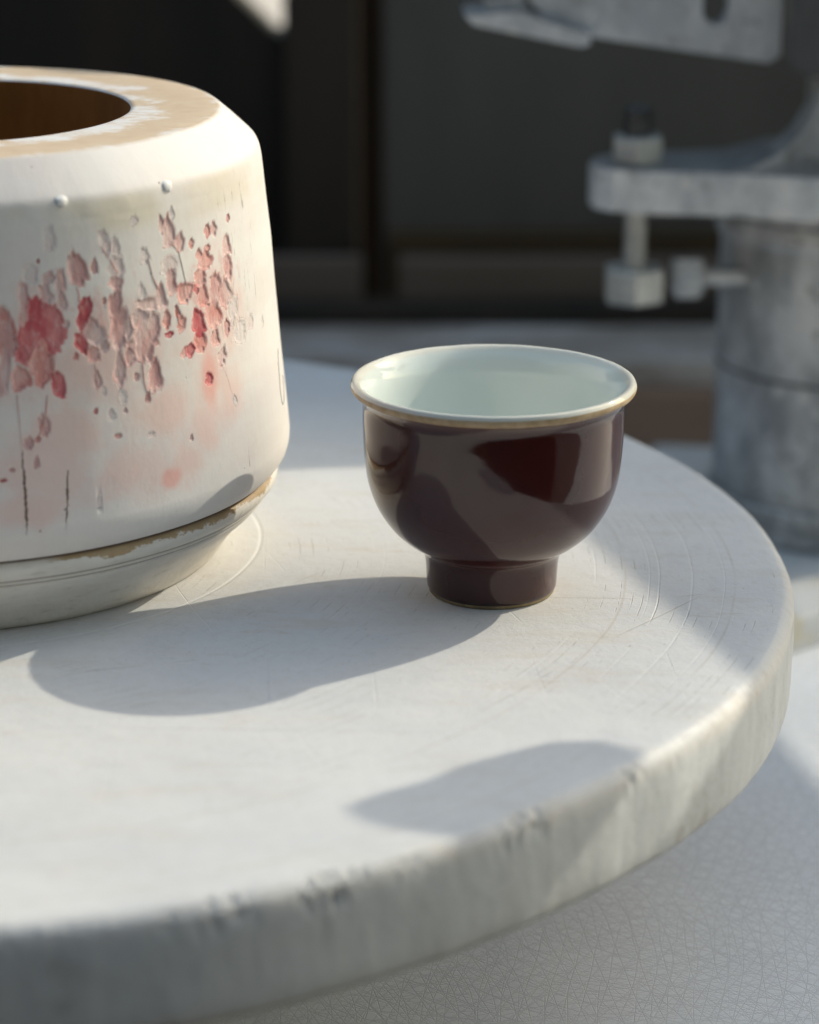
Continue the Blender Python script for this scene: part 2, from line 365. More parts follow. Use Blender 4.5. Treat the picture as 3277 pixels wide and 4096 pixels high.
def box(name, lo_, hi_, mat, parent=None, bev=.15, rot=0., rough=0.):
    bm = bmesh.new(); bmesh.ops.create_cube(bm, size=1)
    c = [(a + b) / 2 for a, b in zip(lo_, hi_)]; d = [b - a for a, b in zip(lo_, hi_)]
    for q in bm.verts: q.co = Vector((q.co.x * d[0], q.co.y * d[1], q.co.z * d[2]))
    if bev: bmesh.ops.bevel(bm, geom=bm.edges[:], offset=bev, segments=2, profile=.7, affect='EDGES')
    cr, sr = math.cos(rot), math.sin(rot)
    for q in bm.verts:
        x, y = q.co.x, q.co.y
        q.co = Vector(((c[0] + x * cr - y * sr) * S, (c[1] + x * sr + y * cr) * S, (c[2] + q.co.z) * S))
    me = bpy.data.meshes.new(name); bm.to_mesh(me); bm.free()
    return link(name, me, mat, parent, False)
def prism(name, pts, axis, a, b, mat, parent=None, bev=.1):
    """polygon extruded: axis 'z' -> pts (x,y); axis 'y' -> pts (x,z)"""
    bm = bmesh.new()
    mk = (lambda p, t: (p[0] * S, p[1] * S, t * S)) if axis == 'z' else (lambda p, t: (p[0] * S, t * S, p[1] * S))
    A = [bm.verts.new(mk(p, a)) for p in pts]; B = [bm.verts.new(mk(p, b)) for p in pts]
    n = len(pts); bm.faces.new(A); bm.faces.new(B[::-1])
    for i in range(n): bm.faces.new((A[i], A[(i + 1) % n], B[(i + 1) % n], B[i]))
    bmesh.ops.recalc_face_normals(bm, faces=bm.faces)
    if bev: bmesh.ops.bevel(bm, geom=bm.edges[:], offset=bev * S, segments=2, profile=.7, affect='EDGES')
    me = bpy.data.meshes.new(name); bm.to_mesh(me); bm.free()
    return link(name, me, mat, parent, False)
def cyl(name, p, r, L, mat, parent=None, axis='z', seg=32, bev=.06, r2=None):
    """solid cylinder or hexagon starting at p, running along +axis for L"""
    r2 = r if r2 is None else r2
    pr = [(0, 0), (r - bev, 0), (r, bev), (r2, L - bev), (r2 - bev, L), (0, L)]
    v = []; f = []; idx = []
    for q, z in pr:
        if q < 1e-6: idx.append([len(v)]); v.append((0, 0, z)); continue
        idx.append(list(range(len(v), len(v) + seg)))
        v += [(q * math.cos(2 * math.pi * (i + .5) / seg), q * math.sin(2 * math.pi * (i + .5) / seg), z) for i in range(seg)]
    for A, B in zip(idx, idx[1:]):
        for i in range(seg):
            j = (i + 1) % seg
            f.append((A[0], B[j], B[i]) if len(A) == 1 else ((A[i], A[j], B[0]) if len(B) == 1 else (A[i], A[j], B[j], B[i])))
    if axis == 'x': v = [(c, b, -a) for a, b, c in v]
    if axis == 'y': v = [(a, c, -b) for a, b, c in v]
    v = [(a + p[0], b + p[1], c + p[2]) for a, b, c in v]
    o = from_data(name, v, f, mat, parent, seg > 12)
    return o

# ------------------------------------------------------------------ setting: floor
o = from_data('floor', [(-3000, -1500, -80), (3000, -1500, -80), (3000, 6000, -80), (-3000, 6000, -80)], [(0, 1, 2, 3)], M['floor'], smooth=False)
tag(o, kind='structure')

M['paving'] = simple('pale_sunlit_paving', (.58, .50, .43), (.64, .57, .50), .01, .8, .1)
o = from_data('yard_paving', [(-3000, 420, -79.6), (3000, 420, -79.6), (3000, 5900, -79.6), (-3000, 5900, -79.6)], [(0, 1, 2, 3)], M['paving'], smooth=False)
tag(o, kind='structure')

# ------------------------------------------------------------------ table
TZ = -11.0
t = empty('work_table', (0, 95, -80), 'low table with a pale crackled coating under the round white bat', 'table')
def rel(p, e=(0, 95, -80)): return tuple(a - b for a, b in zip(p, e))
box('tabletop', rel((-46, 64, TZ - 3)), rel((75, 143, TZ)), M['table'], t, .3)
for x in (-42, 66):
    for y in (68, 134): box('leg', rel((x, y, -80)), rel((x + 5, y + 5, TZ - 3)), M['brownwood'], t, .2)

# ------------------------------------------------------------------ wheel under the bat, and the bat
DX, DY, DR = -15.13, 79.12, 27.04
wt = empty('wheel_head', (DX, DY, TZ), 'turning wheel head hidden beneath the round white bat', 'wheel')
cyl('shaft', (0, 0, 0), 3.2, 5.6, M['steel'], wt)
cyl('plate', (0, 0, 5.6), 12, 11 - 3.23 - 5.6, M['steel'], wt, seg=64)
EDGE = [(-180, 26.6), (-120, 26.3), (-76.9, 26.4), (-64.6, 26.55), (-55.5, 26.5), (-44.8, 26.55), (-39.3, 26.62), (-33.2, 26.8), (-25, 26.97), (-8.2, 27.05), (0.6, 27.03), (16, 27.06), (31.6, 27.07), (48, 26.98), (62.9, 26.9), (68.5, 27.05), (110, 26.9), (180, 26.6)]
def edge_r(a):
    d = math.degrees(a); d = (d + 180) % 360 - 180
    for (a0, r0), (a1, r1) in zip(EDGE, EDGE[1:]):
        if a0 <= d <= a1:
            t_ = (d - a0) / (a1 - a0); t_ = t_ * t_ * (3 - 2 * t_); return r0 + (r1 - r0) * t_
    return 26.6
def bat_fn(a, r, z):
    k = r / 27.04
    ur = edge_r(a) / 27.04
    x, y = math.cos(a), math.sin(a)
    rr = r * (1 + (ur - 1) * min(1, max(0, (r - 15) / 11)))
    if r > 26.2 or z < -.05:       # worn and chipped arris, slightly uneven wall
        n = noise.noise(Vector((x * 9, y * 9, z * .8))) * .02 + noise.noise(Vector((x * 60, y * 60, z * 2.))) * .012
        low = noise.noise(Vector((x * 17 + 5, y * 17, 3)))
        zone = math.exp(-((math.degrees(a) - (360 if a > math.pi else 0) + 56) / 15) ** 2)
        ch = max(0, noise.noise(Vector((x * 210, y * 210, z * 6 + 9))) - .05) * max(0, min(1, .2 + 2.2 * low)) * (.32 if -.6 < z < -.08 else .03) * (.15 + .85 * zone)
        rr += n - ch
        z += noise.noise(Vector((x * 30, y * 30, 7))) * (.012 if z > -1 else .0)
    z += noise.noise(Vector((x * r * .12, y * r * .12, 1))) * .03
    return rr * x, rr * y, z
prof = [(0, 0), (6, 0), (12, 0), (18, 0), (22, 0), (24, 0), (25, 0), (25.6, 0), (26.1, -.01), (26.4, -.02), (26.66, -.03), (26.75, -.06), (26.83, -.11), (26.90, -.17), (26.96, -.24), (27.0, -.32), (27.03, -.42), (27.04, -.56), (27.04, -.85), (27.05, -1.1), (27.05, -1.5), (27.04, -1.9), (27.03, -2.4), (27.01, -2.85), (26.96, -3.05), (26.84, -3.17), (26.6, -3.21), (26., -3.22), (12, -3.22), (0, -3.22)]
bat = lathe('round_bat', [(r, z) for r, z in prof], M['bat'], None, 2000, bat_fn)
bat.location = (DX * S, DY * S, 0)
tag(bat, 'big round white plaster bat with a chipped edge under cup and vessel', 'wheel bat')

# ------------------------------------------------------------------ vessel
VX, VY = -14.64, 80.61
ves = empty('plaster_vessel', (VX, VY, 0), 'large white plaster vessel with red and pink drips, left on the bat', 'vessel')
BODY = [(9.6, 2.72), (10.15, 2.70), (10.42, 2.76), (10.60, 2.93), (10.72, 3.12), (10.80, 3.38), (10.83, 3.65), (10.81, 3.95), (10.72, 5.0), (10.59, 6.4), (10.46, 8.07), (10.32, 9.98), (10.2, 11.16), (10.12, 12.1), (10.06, 12.6), (9.98, 12.86), (9.82, 13.05)]
def vrad(z):
    for (r0, z0), (r1, z1) in zip(BODY[2:], BODY[3:]):
        if z0 <= z <= z1: return r0 + (r1 - r0) * (z - z0) / (z1 - z0)
    return 10.45 if z < 3 else 9.98
bp = spline(BODY, 5) + [(9.35, 13.5), (9.0, 13.80), (8.92, 13.87), (8.85, 13.915), (8.75, 13.93), (8.0, 13.935), (7.0, 13.93), (6.3, 13.93), (6.18, 13.92), (6.12, 13.87)]
def ves_fn(a, r, z):
    x, y = math.cos(a), math.sin(a)
    n = noise.noise(Vector((x * 3, y * 3, z * .25))) * .03 + noise.noise(Vector((x * 14, y * 14, z * .6))) * .006
    if 12.3 < z < 13.2 or z > 13.8: n += noise.noise(Vector((x * 22, y * 22, z * 2))) * .007
    return (r + n) * x, (r + n) * y, z
DRIPS = """-62.3,11.79,0.42,0.73,0 -53.1,11.66,0.4,0.45,0 -52.6,11.36,0.27,0.39,0 -51,11.37,0.34,0.5,0 -58.1,10.94,0.56,0.95,1 -55.1,10.9,0.26,0.39,1
-51.1,10.74,0.55,0.67,0 -51.5,10.35,0.48,0.34,1 -65.8,10.85,0.58,0.56,0 -62.9,10.75,0.42,0.34,1 -63.5,10.33,0.36,0.56,1 -61,10.57,0.36,0.61,1
-61,10.04,0.36,0.5,1 -67,10.24,0.32,0.73,1 -67.2,9.81,0.35,0.61,1 -64.6,9.38,1.29,1.45,3 -62.4,9.63,0.54,0.67,3 -70.1,9.67,0.4,1.01,2
-69.7,9.18,0.51,0.84,1 -57.1,9.81,0.44,0.61,3 -57.7,9.43,0.38,0.45,3 -55.9,9.09,0.64,0.73,1 -58.1,8.8,0.38,0.39,3 -54.5,8.66,0.33,0.34,1
-51.9,9.73,0.47,1.01,1 -51.3,9.07,0.61,1.12,1 -49.7,9.02,0.35,0.5,1 -46.6,9.93,0.29,0.5,0 -45.5,10.98,0.37,0.5,0 -45.7,9.6,0.89,0.39,1
-42.8,9.71,0.47,0.67,1 -47.6,9.26,0.5,0.5,1 -46.5,8.83,0.81,1.12,1 -44.8,8.93,0.45,0.89,1 -40,11.47,0.5,0.95,1 -41.3,11.71,0.24,0.5,1
-39,11.99,0.21,0.39,0 -37.6,11.15,0.39,0.5,1 -40.5,10.49,0.74,0.61,0 -40.5,10.09,0.49,0.78,1 -35,11.03,0.23,0.28,2 -30.5,11.24,0.31,0.39,2
-28.8,11.23,0.39,0.34,1 -31,10.77,0.31,0.17,2 -33.3,10.62,0.29,0.34,2 -31.9,10.37,0.7,0.5,2 -33.5,9.97,0.67,0.5,2 -34.8,9.7,0.28,0.28,3
-33.4,9.4,0.58,0.61,2 -37.4,9.64,0.7,0.61,2 -29.8,9.53,0.86,0.89,1 -25.4,10.61,0.5,0.67,1 -25.6,10,0.55,0.73,1 -26.8,9.26,0.71,0.78,1
-25.1,8.68,0.63,0.95,0 -42.1,9.01,0.32,0.45,2 -39.7,9.21,0.21,0.34,2 -38.9,8.83,0.38,0.45,2 -41.8,8.6,0.32,0.17,3 -35,8.74,0.65,0.78,3
-30.8,8.85,0.83,0.89,2 -35,8.23,0.56,0.67,2 -31.1,8.13,0.41,0.56,2 -27.4,8.3,0.35,0.5,1 -19.1,8.12,0.46,0.45,0 -23.8,11.4,0.26,0.22,1
-53.8,9.9,0.13,0.2,2 -64.3,11.23,0.08,0.11,3 -60.5,9.39,0.24,0.17,1 -47.1,11.98,0.29,0.28,0 -23.4,7.98,0.94,0.61,0 -13.5,7.88,0.21,0.34,0
-70.2,9.27,0.51,1.12,2 -70.6,8.46,0.34,1.45,1 -67.7,8.7,0.46,0.56,3 -68.2,8.07,0.57,0.73,2 -69,7.75,0.23,0.11,1 -64.3,9.17,1.36,0.89,3
-64.8,8.5,0.65,1.01,2 -64.8,8.01,0.41,0.5,2 -62.4,7.76,0.42,0.78,3 -58.1,8.84,0.44,0.56,3 -56.2,8.48,0.42,0.48,2 -54.4,8.63,0.36,0.39,1
-59.2,8.47,0.15,0.2,2 -55.9,7.7,0.24,0.5,1 -54.9,7.35,0.13,0.25,0 -51.9,7.91,0.41,0.84,1 -49.8,8.22,0.42,0.56,1 -49.3,8.56,0.42,0.22,1
-47,8.49,0.65,1.17,1 -45.5,8.79,0.45,0.61,1 -45.3,7.55,0.56,0.84,1 -51.8,7.13,0.27,0.5,0 -47.1,6.95,0.22,0.34,1 -54,6.65,0.26,0.34,0
-49,7.59,0.21,0.22,1 -51.6,8.87,0.47,0.61,1 -38.9,7.96,0.34,0.28,2 -37.5,8.01,0.39,0.39,3 -34.9,7.94,0.28,0.28,2 -29.7,7.5,0.54,0.5,1
-33.6,6.98,0.38,0.34,3 -30.9,8.07,0.41,0.39,2 -27.1,6.07,0.23,0.34,0 -51.5,6.7,0.14,0.11,1 -53.2,6.02,0.27,0.12,2 -47.2,5.86,0.29,0.14,0
-56.6,6.85,0.13,0.14,3 -65.1,6.66,0.32,0.61,1 -66.2,6.29,0.15,0.17,2 -67.7,6.2,0.34,0.34,1 -66.6,5.63,0.17,0.34,1 -71.9,5.22,0.2,0.08,3
-70.5,5.49,0.2,0.08,1 -57.2,4.23,0.16,0.39,0 -39,5.44,0.15,0.17,1"""
# every mark is a shallow pit sunk into the wall; the same outline cuts the body and lines the pit
PITS = []
for q in DRIPS.split():
    a, z0, w_, h_, tone = q.split(',')
    w_, h_ = float(w_), float(h_) * 1.12
    seed = random.uniform(0, 99); spike = random.uniform(-.3, .7)
    ph = [2 * math.pi * k / 96 for k in range(97)]
    e = [.95 + .40 * noise.noise(Vector((math.cos(p) * 1.3, math.sin(p) * 1.3, seed))) + .24 * noise.noise(Vector((math.cos(p) * 4.5, math.sin(p) * 2.2, seed + 3)))
         + .30 * spike * max(0, math.sin(p)) ** 12 + .17 * noise.noise(Vector((math.cos(p) * 11, math.sin(p) * 7, seed + 5))) for p in ph]
    e[-1] = e[0]
    PITS.append(dict(th=R(float(a)), z=float(z0), w=w_ * .52, h=h_ * .53, taper=random.uniform(-.45, .1) if h_ > w_ * 1.2 else 0.,
                     lean=random.uniform(-.15, .15) * h_ / w_, ph=np.array(ph), e=np.array(e), tone=int(tone), d=min(.05, .018 + .06 * min(w_, h_)) * (.5 if tone == '0' else 1)))
def sm(a, b, x):
    t_ = np.clip((x - a) / (b - a), 0, 1); return t_ * t_ * (3 - 2 * t_)
def pit_depth(th, z, rad, lining):
    D = np.zeros_like(th)
    for p in PITS:
        m = (np.abs(z - p['z']) < p['h'] * 1.9) & (np.abs(th - p['th']) * 10.3 < p['w'] * 2.6 + .1)
        if not m.any(): continue
        v = (z[m] - p['z']) / p['h']; u = (th[m] - p['th']) * rad[m] / p['w']
        u = (u - p['lean'] * v) / np.maximum(.35, 1 + p['taper'] * v)
        rho = np.hypot(u, v) / np.interp(np.arctan2(v, u) % (2 * math.pi), p['ph'], p['e'])
        d = p['d'] * (1 - sm(.66, 1., rho)) if lining else (p['d'] + .028) * (1 - sm(.80, 1.0, rho))
        D[m] = np.maximum(D[m], d)
    return D
def build_body():
    angs = list(np.radians(np.concatenate([np.arange(-76, -4, .13), np.arange(-4, 284, 1.2)])))
    zs = [z for _, z in bp]
    prof_ = [p for p in bp if not (4.9 < p[1] < 12.3)]
    i0 = max(i for i, p in enumerate(prof_) if p[1] <= 4.9)
    fine = [(vrad(4.92 + k * .03), 4.92 + k * .03) for k in range(246)]
    prof_ = prof_[:i0 + 1] + fine + prof_[i0 + 1:]
    A = np.array(angs); n = len(A); V = np.zeros((len(prof_), n, 3))
    for i, (r_, z_) in enumerate(prof_):
        row = [ves_fn(a, r_, z_) for a in angs]
        V[i] = row
    th = np.broadcast_to(np.where(A > math.pi, A - 2 * math.pi, A), (len(prof_), n)); Z = V[:, :, 2]; Rr = np.hypot(V[:, :, 0], V[:, :, 1])
    D = pit_depth(th.ravel(), Z.ravel(), Rr.ravel(), False).reshape(Z.shape)
    V[:, :, 0] *= (Rr - D) / Rr; V[:, :, 1] *= (Rr - D) / Rr
    I = np.arange(len(prof_) * n).reshape(len(prof_), n); J = np.roll(I, -1, 1)
    F = np.stack([I[:-1], J[:-1], J[1:], I[1:]], -1).reshape(-1, 4)
    from_data('body', V.reshape(-1, 3).tolist(), F.tolist(), M['vessel'], ves)
build_body()
lathe('inner_wall', [(6.12, 13.87), (6.10, 13.5), (6.2, 11), (6.5, 8), (6.6, 5), (6.2, 3.6), (4, 3.1), (0, 3.0)], M['amber'], ves, 256)
bs = [(0, 0), (8.3, 0.02), (8.55, .05), (8.68, .22), (9.05, .75), (9.38, 1.14), (9.80, 1.50), (10.02, 1.74), (10.10, 1.84), (10.08, 1.90), (10.17, 1.94), (10.22, 2.01), (10.19, 2.06), (10.28, 2.10), (10.40, 2.25), (10.44, 2.42), (10.40, 2.58), (10.28, 2.66), (10.1, 2.70), (9.6, 2.70)]
lathe('base', bs, M['base'], ves, 384, ves_fn)

def lining(p, idx):
    rings, seg = 9, 40
    u = [0.]; v = [0.]
    for k in range(1, rings + 1):
        for i in range(seg):
            a = 2 * math.pi * i / seg; rho = (k / rings) ** .75 * float(np.interp(a, p['ph'], p['e']))
            q = rho * math.sin(a); u.append(rho * math.cos(a) * max(.35, 1 + p['taper'] * q) + p['lean'] * q); v.append(q)
    z = np.array(v) * p['h'] + p['z']; rad = np.array([vrad(t_) for t_ in z]); th = np.array(u) * p['w'] / rad + p['th']
    base = np.array([math.hypot(*ves_fn(a, r_, t_)[:2]) for a, r_, t_ in zip(th, rad, z)])
    D = pit_depth(th, z, rad, True); D[-seg:] = np.maximum(D[-seg:], .0)
    rr = base - D + .004 + .0012 * (idx % 5); rr[-seg:] -= .012
    V = list(zip((rr * np.cos(th)).tolist(), (rr * np.sin(th)).tolist(), z.tolist())); f = []
    for i in range(seg): f.append((0, 1 + i, 1 + (i + 1) % seg))
    for k in range(rings - 1):
        for i in range(seg):
            a, b = 1 + k * seg + i, 1 + k * seg + (i + 1) % seg
            f.append((a, a + seg, b + seg, b))
    from_data('drip', V, f, M['drip%d' % p['tone']], ves)
for i_, p_ in enumerate(PITS): lining(p_, i_)
def blob(th, z0, w_, h_, H, mat):
    v = []; f = []; rings, seg = 6, 20
    for k in range(rings + 1):
        for i in range(seg):
            a = 2 * math.pi * i / seg; rho = k / rings
            e = 1 + .25 * noise.noise(Vector((math.cos(a) * 1.5, math.sin(a) * 1.5, th)))
            zz = z0 + rho * e * math.sin(a) * h_ / 2; aa = R(th) + rho * e * math.cos(a) * w_ / 2 / vrad(zz)
            rr = math.hypot(*ves_fn(aa, vrad(zz), zz)[:2]) + H * math.sqrt(max(0, 1 - rho ** 2)) - .015
            v.append((rr * math.cos(aa), rr * math.sin(aa), zz))
    for k in range(rings):
        for i in range(seg):
            a, b = k * seg + i, k * seg + (i + 1) % seg; f.append((a, a + seg, b + seg, b))
    from_data('slip_blob', v, f, mat, ves)
for a, z0 in ((-59.7, 12.80), (-39.2, 12.78)): blob(a, z0, .42, .34, .10, M['bumpw'])
def strip(name, pts, wd, mat, hgt=.012, jit=.3, sub=5):
    v = []; f = []; P = []
    for (a0, b0), (a1, b1) in zip(pts, pts[1:]):
        for k in range(sub): P.append((a0 + (a1 - a0) * k / sub, b0 + (b1 - b0) * k / sub))
    P.append(pts[-1])
    for i, (a, z) in enumerate(P):
        e = min(1, 3 * min(i, len(P) - 1 - i) / len(P) + .25)
        a2, z2 = P[min(i + 1, len(P) - 1)]; a1, z1 = P[max(i - 1, 0)]
        dx, dz = R(a2 - a1) * 10.5, z2 - z1; L = math.hypot(dx, dz) or 1
        ww = wd * e * (1 + random.uniform(-jit, jit)); j = random.uniform(-jit, jit) * wd * .4
        for sgn in (-1, 0, 1):
            zz = z + sgn * ww * dx / L * .5; aa = R(a) - (sgn * ww * dz / L * .5 - j) / 10.5
            rr = vrad(zz) + (hgt if sgn == 0 else -.01) + .012
            v.append((rr * math.cos(aa), rr * math.sin(aa), zz))
    for i in range(len(P) - 1):
        for k in (0, 1):
            a = i * 3 + k; f.append((a, a + 1, a + 4, a + 3))
    return from_data(name, v, f, mat, ves)
strip('crack', [(-68.77, 6.03), (-68.9, 5.67), (-68.7, 5.32), (-68.75, 4.89), (-68.7, 4.46), (-68.8, 4.03), (-68.95, 3.6)], .09, M['crack'], .006, .45, 7)
strip('crack', [(-61.9, 5.3), (-62.2, 4.88), (-62.3, 4.45), (-62.62, 4.09), (-62.88, 3.6)], .085, M['crack'], .006, .45, 7)
strip('crack', [(-24.5, 5.9), (-24.7, 5.1), (-24.6, 4.3), (-24.6, 3.9)], .02, M['crack'], .004, .5)
tag(strip('pen_mark', [(-4.23, 6.59), (-5.46, 6.21), (-5.83, 5.83), (-6.42, 5.38), (-6.08, 4.96), (-5.3, 4.85), (-3.7, 4.92), (-2.24, 5.25), (-1.65, 5.62)], .022, M['ink'], .003, .2), 'thin dark looped pen line near the right side')
THREADS = [((-40.3, 11.3), (-38.2, 10.9), (-37.6, 10.3), (-36.9, 9.6)), ((-44.9, 10.9), (-44.2, 10.3), (-42.6, 9.7)), ((-58.3, 10.6), (-58.0, 9.9), (-57.4, 9.6)), ((-62.8, 8.6), (-62.9, 7.9)), ((-64.3, 7.5), (-64.8, 6.9), (-66.2, 6.3), (-68.2, 6.1)), ((-47.6, 8.2), (-47.6, 7.4), (-46.9, 6.9)), ((-56.2, 8.2), (-56.0, 7.4)), ((-37.9, 7.8), (-37.4, 7.3), (-35.6, 6.8)), ((-39.8, 9.4), (-39.7, 8.9), (-38.9, 8.7)), ((-30.0, 7.3), (-28.7, 6.8), (-27.4, 6.1)), ((-53.8, 11.5), (-52.0, 11.0), (-50.9, 10.6)), ((-61.5, 11.0), (-60.6, 10.6), (-61.0, 9.9)), ((-69.0, 7.6), (-68.9, 6.9), (-68.8, 6.1))]
for i, t_ in enumerate(THREADS): strip('drip_thread', t_, .035, M['drip%d' % (2 if i % 3 else 1)], .006, .4)

# ------------------------------------------------------------------ cup
CX, CY = 2.50, 76.10
cup = empty('cup', (CX, CY, 0), 'small glossy maroon footed cup with a pale green inside and a tan rim', 'cup')
OUT = [(1.925, .13), (1.965, .22), (1.985, .45), (2.0, .75), (2.02, .98), (2.065, 1.2), (2.16, 1.38), (2.32, 1.51)]
BOWL = [(2.32, 1.51), (2.50, 1.62), (2.73, 1.79), (3.02, 2.06), (3.28, 2.40), (3.50, 2.78), (3.66, 3.18), (3.78, 3.63), (3.85, 4.15), (3.89, 4.75), (3.905, 5.3), (3.905, 5.72), (3.92, 5.93), (3.97, 6.08), (4.05, 6.20), (4.125, 6.285)]
lathe('outer_glaze', spline(OUT, 4) + spline(BOWL, 5)[1:], M['glaze'], cup, 256)
lathe('foot_ring', [(0, .35), (1.45, .3), (1.6, .02), (1.68, 0), (1.84, 0), (1.895, .04), (1.92, .09), (1.927, .13)], M['footclay'], cup, 256)
def rim_fn(a, r, z):
    n = noise.noise(Vector((math.cos(a) * 5, math.sin(a) * 5, 2))) * .012 + noise.noise(Vector((math.cos(a) * 16, math.sin(a) * 16, 5))) * .005
    return r * math.cos(a), r * math.sin(a), z + n
lathe('rim', spline([(4.12, 6.28), (4.19, 6.325), (4.24, 6.39), (4.255, 6.46), (4.25, 6.52)], 4), M['rimclay'], cup, 256, rim_fn)
INN = [(4.25, 6.52), (4.215, 6.60), (4.16, 6.635), (4.08, 6.63), (3.99, 6.58), (3.88, 6.46), (3.77, 6.28), (3.69, 6.08), (3.64, 5.86), (3.615, 5.6), (3.60, 5.2), (3.585, 4.7), (3.54, 4.15), (3.45, 3.65), (3.30, 3.2), (3.08, 2.8), (2.78, 2.44), (2.4, 2.14), (1.9, 1.9), (1.3, 1.76), (.6, 1.70), (0, 1.69)]
lathe('inner_glaze', spline(INN, 4), M['celadon'], cup, 256, rim_fn)

# ------------------------------------------------------------------ machine at the right
mc = empty('forming_machine', (18.6, 111, TZ), 'grey steel plaster-smeared forming machine behind the bat at the right', 'machine')
def mr(p): return (p[0] - 18.6, p[1] - 111, p[2] - TZ)
cyl('column', mr((18.95, 112.3, -9.5)), 5.5, 14.8, M['steel'], mc, seg=64, bev=.2)
cyl('upper_column', mr((20.3, 111, 7.0)), 3.6, 29, M['steel'], mc, seg=64, bev=.2)
cyl('collar', mr((18.95, 112.3, 3.4)), 5.7, 1.2, M['steel'], mc, seg=64, bev=.2)
cyl('collar', mr((18.95, 112.3, -8.4)), 5.7, .8, M['steel'], mc, seg=64, bev=.2)
cyl('seam', mr((18.95, 112.3, -2.2)), 5.56, .14, M['darksteel'], mc, seg=64, bev=.02)
cyl('base_flange', mr((19.0, 113, -9.5)), 6.2, .7, M['steel'], mc, seg=64, bev=.15)
# clamp arm with the adjusting bolt
arm = [(9.2, 106.9), (8.3, 107.3), (7.65, 108.0), (7.45, 109.0), (7.65, 110.1), (8.3, 110.9), (9.2, 111.3), (13.4, 112.2), (15.5, 114.8), (22, 115.2), (24, 112), (22, 106), (18.6, 105.0), (15.5, 105.6), (13.2, 106.4)]
prism('clamp_arm', [mr((x, y, 0))[:2] for x, y in arm], 'z', 5.3 - TZ, 7.1 - TZ, M['armsteel'], mc, .14)
prism('clamp_rib', [(x - 18.6, z - TZ) for x, z in ((12.6, 7.06), (13.8, 7.25), (14.9, 7.8), (15.8, 8.7), (16.4, 9.8), (16.8, 11.4), (20, 11.4), (20, 7.06))], 'y', 106.6 - 111, 108.8 - 111, M['steel'], mc, .12)
def threaded(name, p, r_, L, pitch, m):
    pr = [(0, 0)] + [(r_ * (1 if k % 2 else .84), k * pitch / 2) for k in range(int(2 * L / pitch) + 1)] + [(r_ * .7, L + .05), (0, L + .05)]
    o_ = lathe(name, pr, m, mc, 28); o_.location = [c_ * S for c_ in p]; return o_
threaded('bolt_shaft', mr((9.45, 109, 2.4)), .5, 4.8, .24, M['bolt'])
cyl('bolt_head', mr((9.45, 109, 1.2)), 1.34, 1.45, M['bolt'], mc, seg=6, bev=.08)
cyl('nut', mr((9.45, 109, 7.12)), 1.12, 1.08, M['bolt'], mc, seg=6, bev=.08)
threaded('bolt_end', mr((9.45, 109, 8.15)), .64, 1.2, .24, M['darkbolt'])
cyl('set_screw', mr((11.1, 109.6, 2.1)), .98, 1.3, M['steel'], mc, 'x', seg=6, bev=.2)
cyl('set_screw_shaft', mr((12.2, 109.6, 2.1)), .4, 2.2, M['steel'], mc, 'x', seg=20)
# upper plate with a slot
pl = [(4.9, 15.6), (4.9, 13.8), (5.6, 12.75), (7.3, 12.35), (7.5, 12.25), (14.7, 11.2), (15.2, 11.5), (15.2, 18), (13.05, 18), (13.05, 13.3), (12.9, 12.9), (12.5, 12.72), (12.1, 12.9), (11.95, 13.3), (11.95, 18), (4.9, 18)]
prism('slotted_plate', [(x - 18.6, z - TZ) for x, z in pl], 'y', 108.8 - 111, 110.2 - 111, M['paint'], mc, .03)
prism('plate_flange', [(x - 18.6, z - TZ) for x, z in ((2.2, 13.25), (2.6, 12.85), (7.0, 11.95), (7.35, 12.1), (7.3, 12.5), (5.5, 13.0), (4.6, 13.4), (3.0, 13.3))], 'y', 107.9 - 111, 111.5 - 111, M['paint'], mc, .03)
prism('plate_gusset', [(x - 18.6, z - TZ) for x, z in ((3.1, 13.2), (4.7, 13.2), (4.85, 18), (3.1, 18))], 'y', 109.0 - 111, 110.6 - 111, M['steel'], mc, .05)
prism('side_bracket', [(x - 18.6, z - TZ) for x, z in ((15.25, 11.4), (16.0, 11.0), (18.4, 10.8), (18.4, 22.4), (15.25, 22.4))], 'y', 106.5 - 111, 112 - 111, M['darksteel'], mc, .1)
# unseen slab added at upper right, outlined to throw the straight-edged shade on the bat
HZ = 24.0; HU = 36.0; HX, HY = 12 * 1.3692, 12 * .9077
head = [(8, 110.1), (28.2, 110.1), (36.6, 111.4), (38.3, 103.2), (42.3, 90.1), (44.6, 83.5), (68, 90.6), (63.4, 103.6), (59.6, 121.4), (58, 152), (8, 152)]
prism('shade_slab', [mr((x + HX, y + HY, 0))[:2] for x, y in head], 'z', HU - 1.5 - TZ, HU - TZ, M['occluder'], mc, .2)
prism('shade_slab_link', [mr((x, y, 0))[:2] for x, y in ((17, 107.5), (24, 107.5), (32, 122), (32, 130), (17, 130))], 'z', HU - 3.5 - TZ, HU - 1.52 - TZ, M['occluder'], mc, .2)  # added link from the column to the unseen slab
cyl('shade_blob_post', mr((50.5, 86.5, HZ - .2)), 1.0, HU - 1.5 - HZ + .2, M['occluder'], mc, seg=24)  # added post that carries the unseen shade caster
# unseen blob added to cast the rounded shade near the bat rim
blob_pts = [(31.5, 81.75), (31.85, 80.95), (32.7, 80.4), (34, 80.1), (38, 79.8), (46, 79.6), (50, 80.5), (53, 84), (53, 89), (47, 88), (45.5, 83.0), (42, 81.9), (40, 82.2), (38.6, 83.2), (37.7, 84.4), (36.7, 85.0), (35.4, 84.9), (34.3, 84.2), (33.4, 83.1), (32.3, 82.5)]
blob_pts = [(x - .45, y) for x, y in blob_pts]
prism('shade_blob', [mr((x, y, 0))[:2] for x, y in blob_pts], 'z', HZ - 1.2 - TZ, HZ - .05 - TZ, M['occluder'], mc, .25)

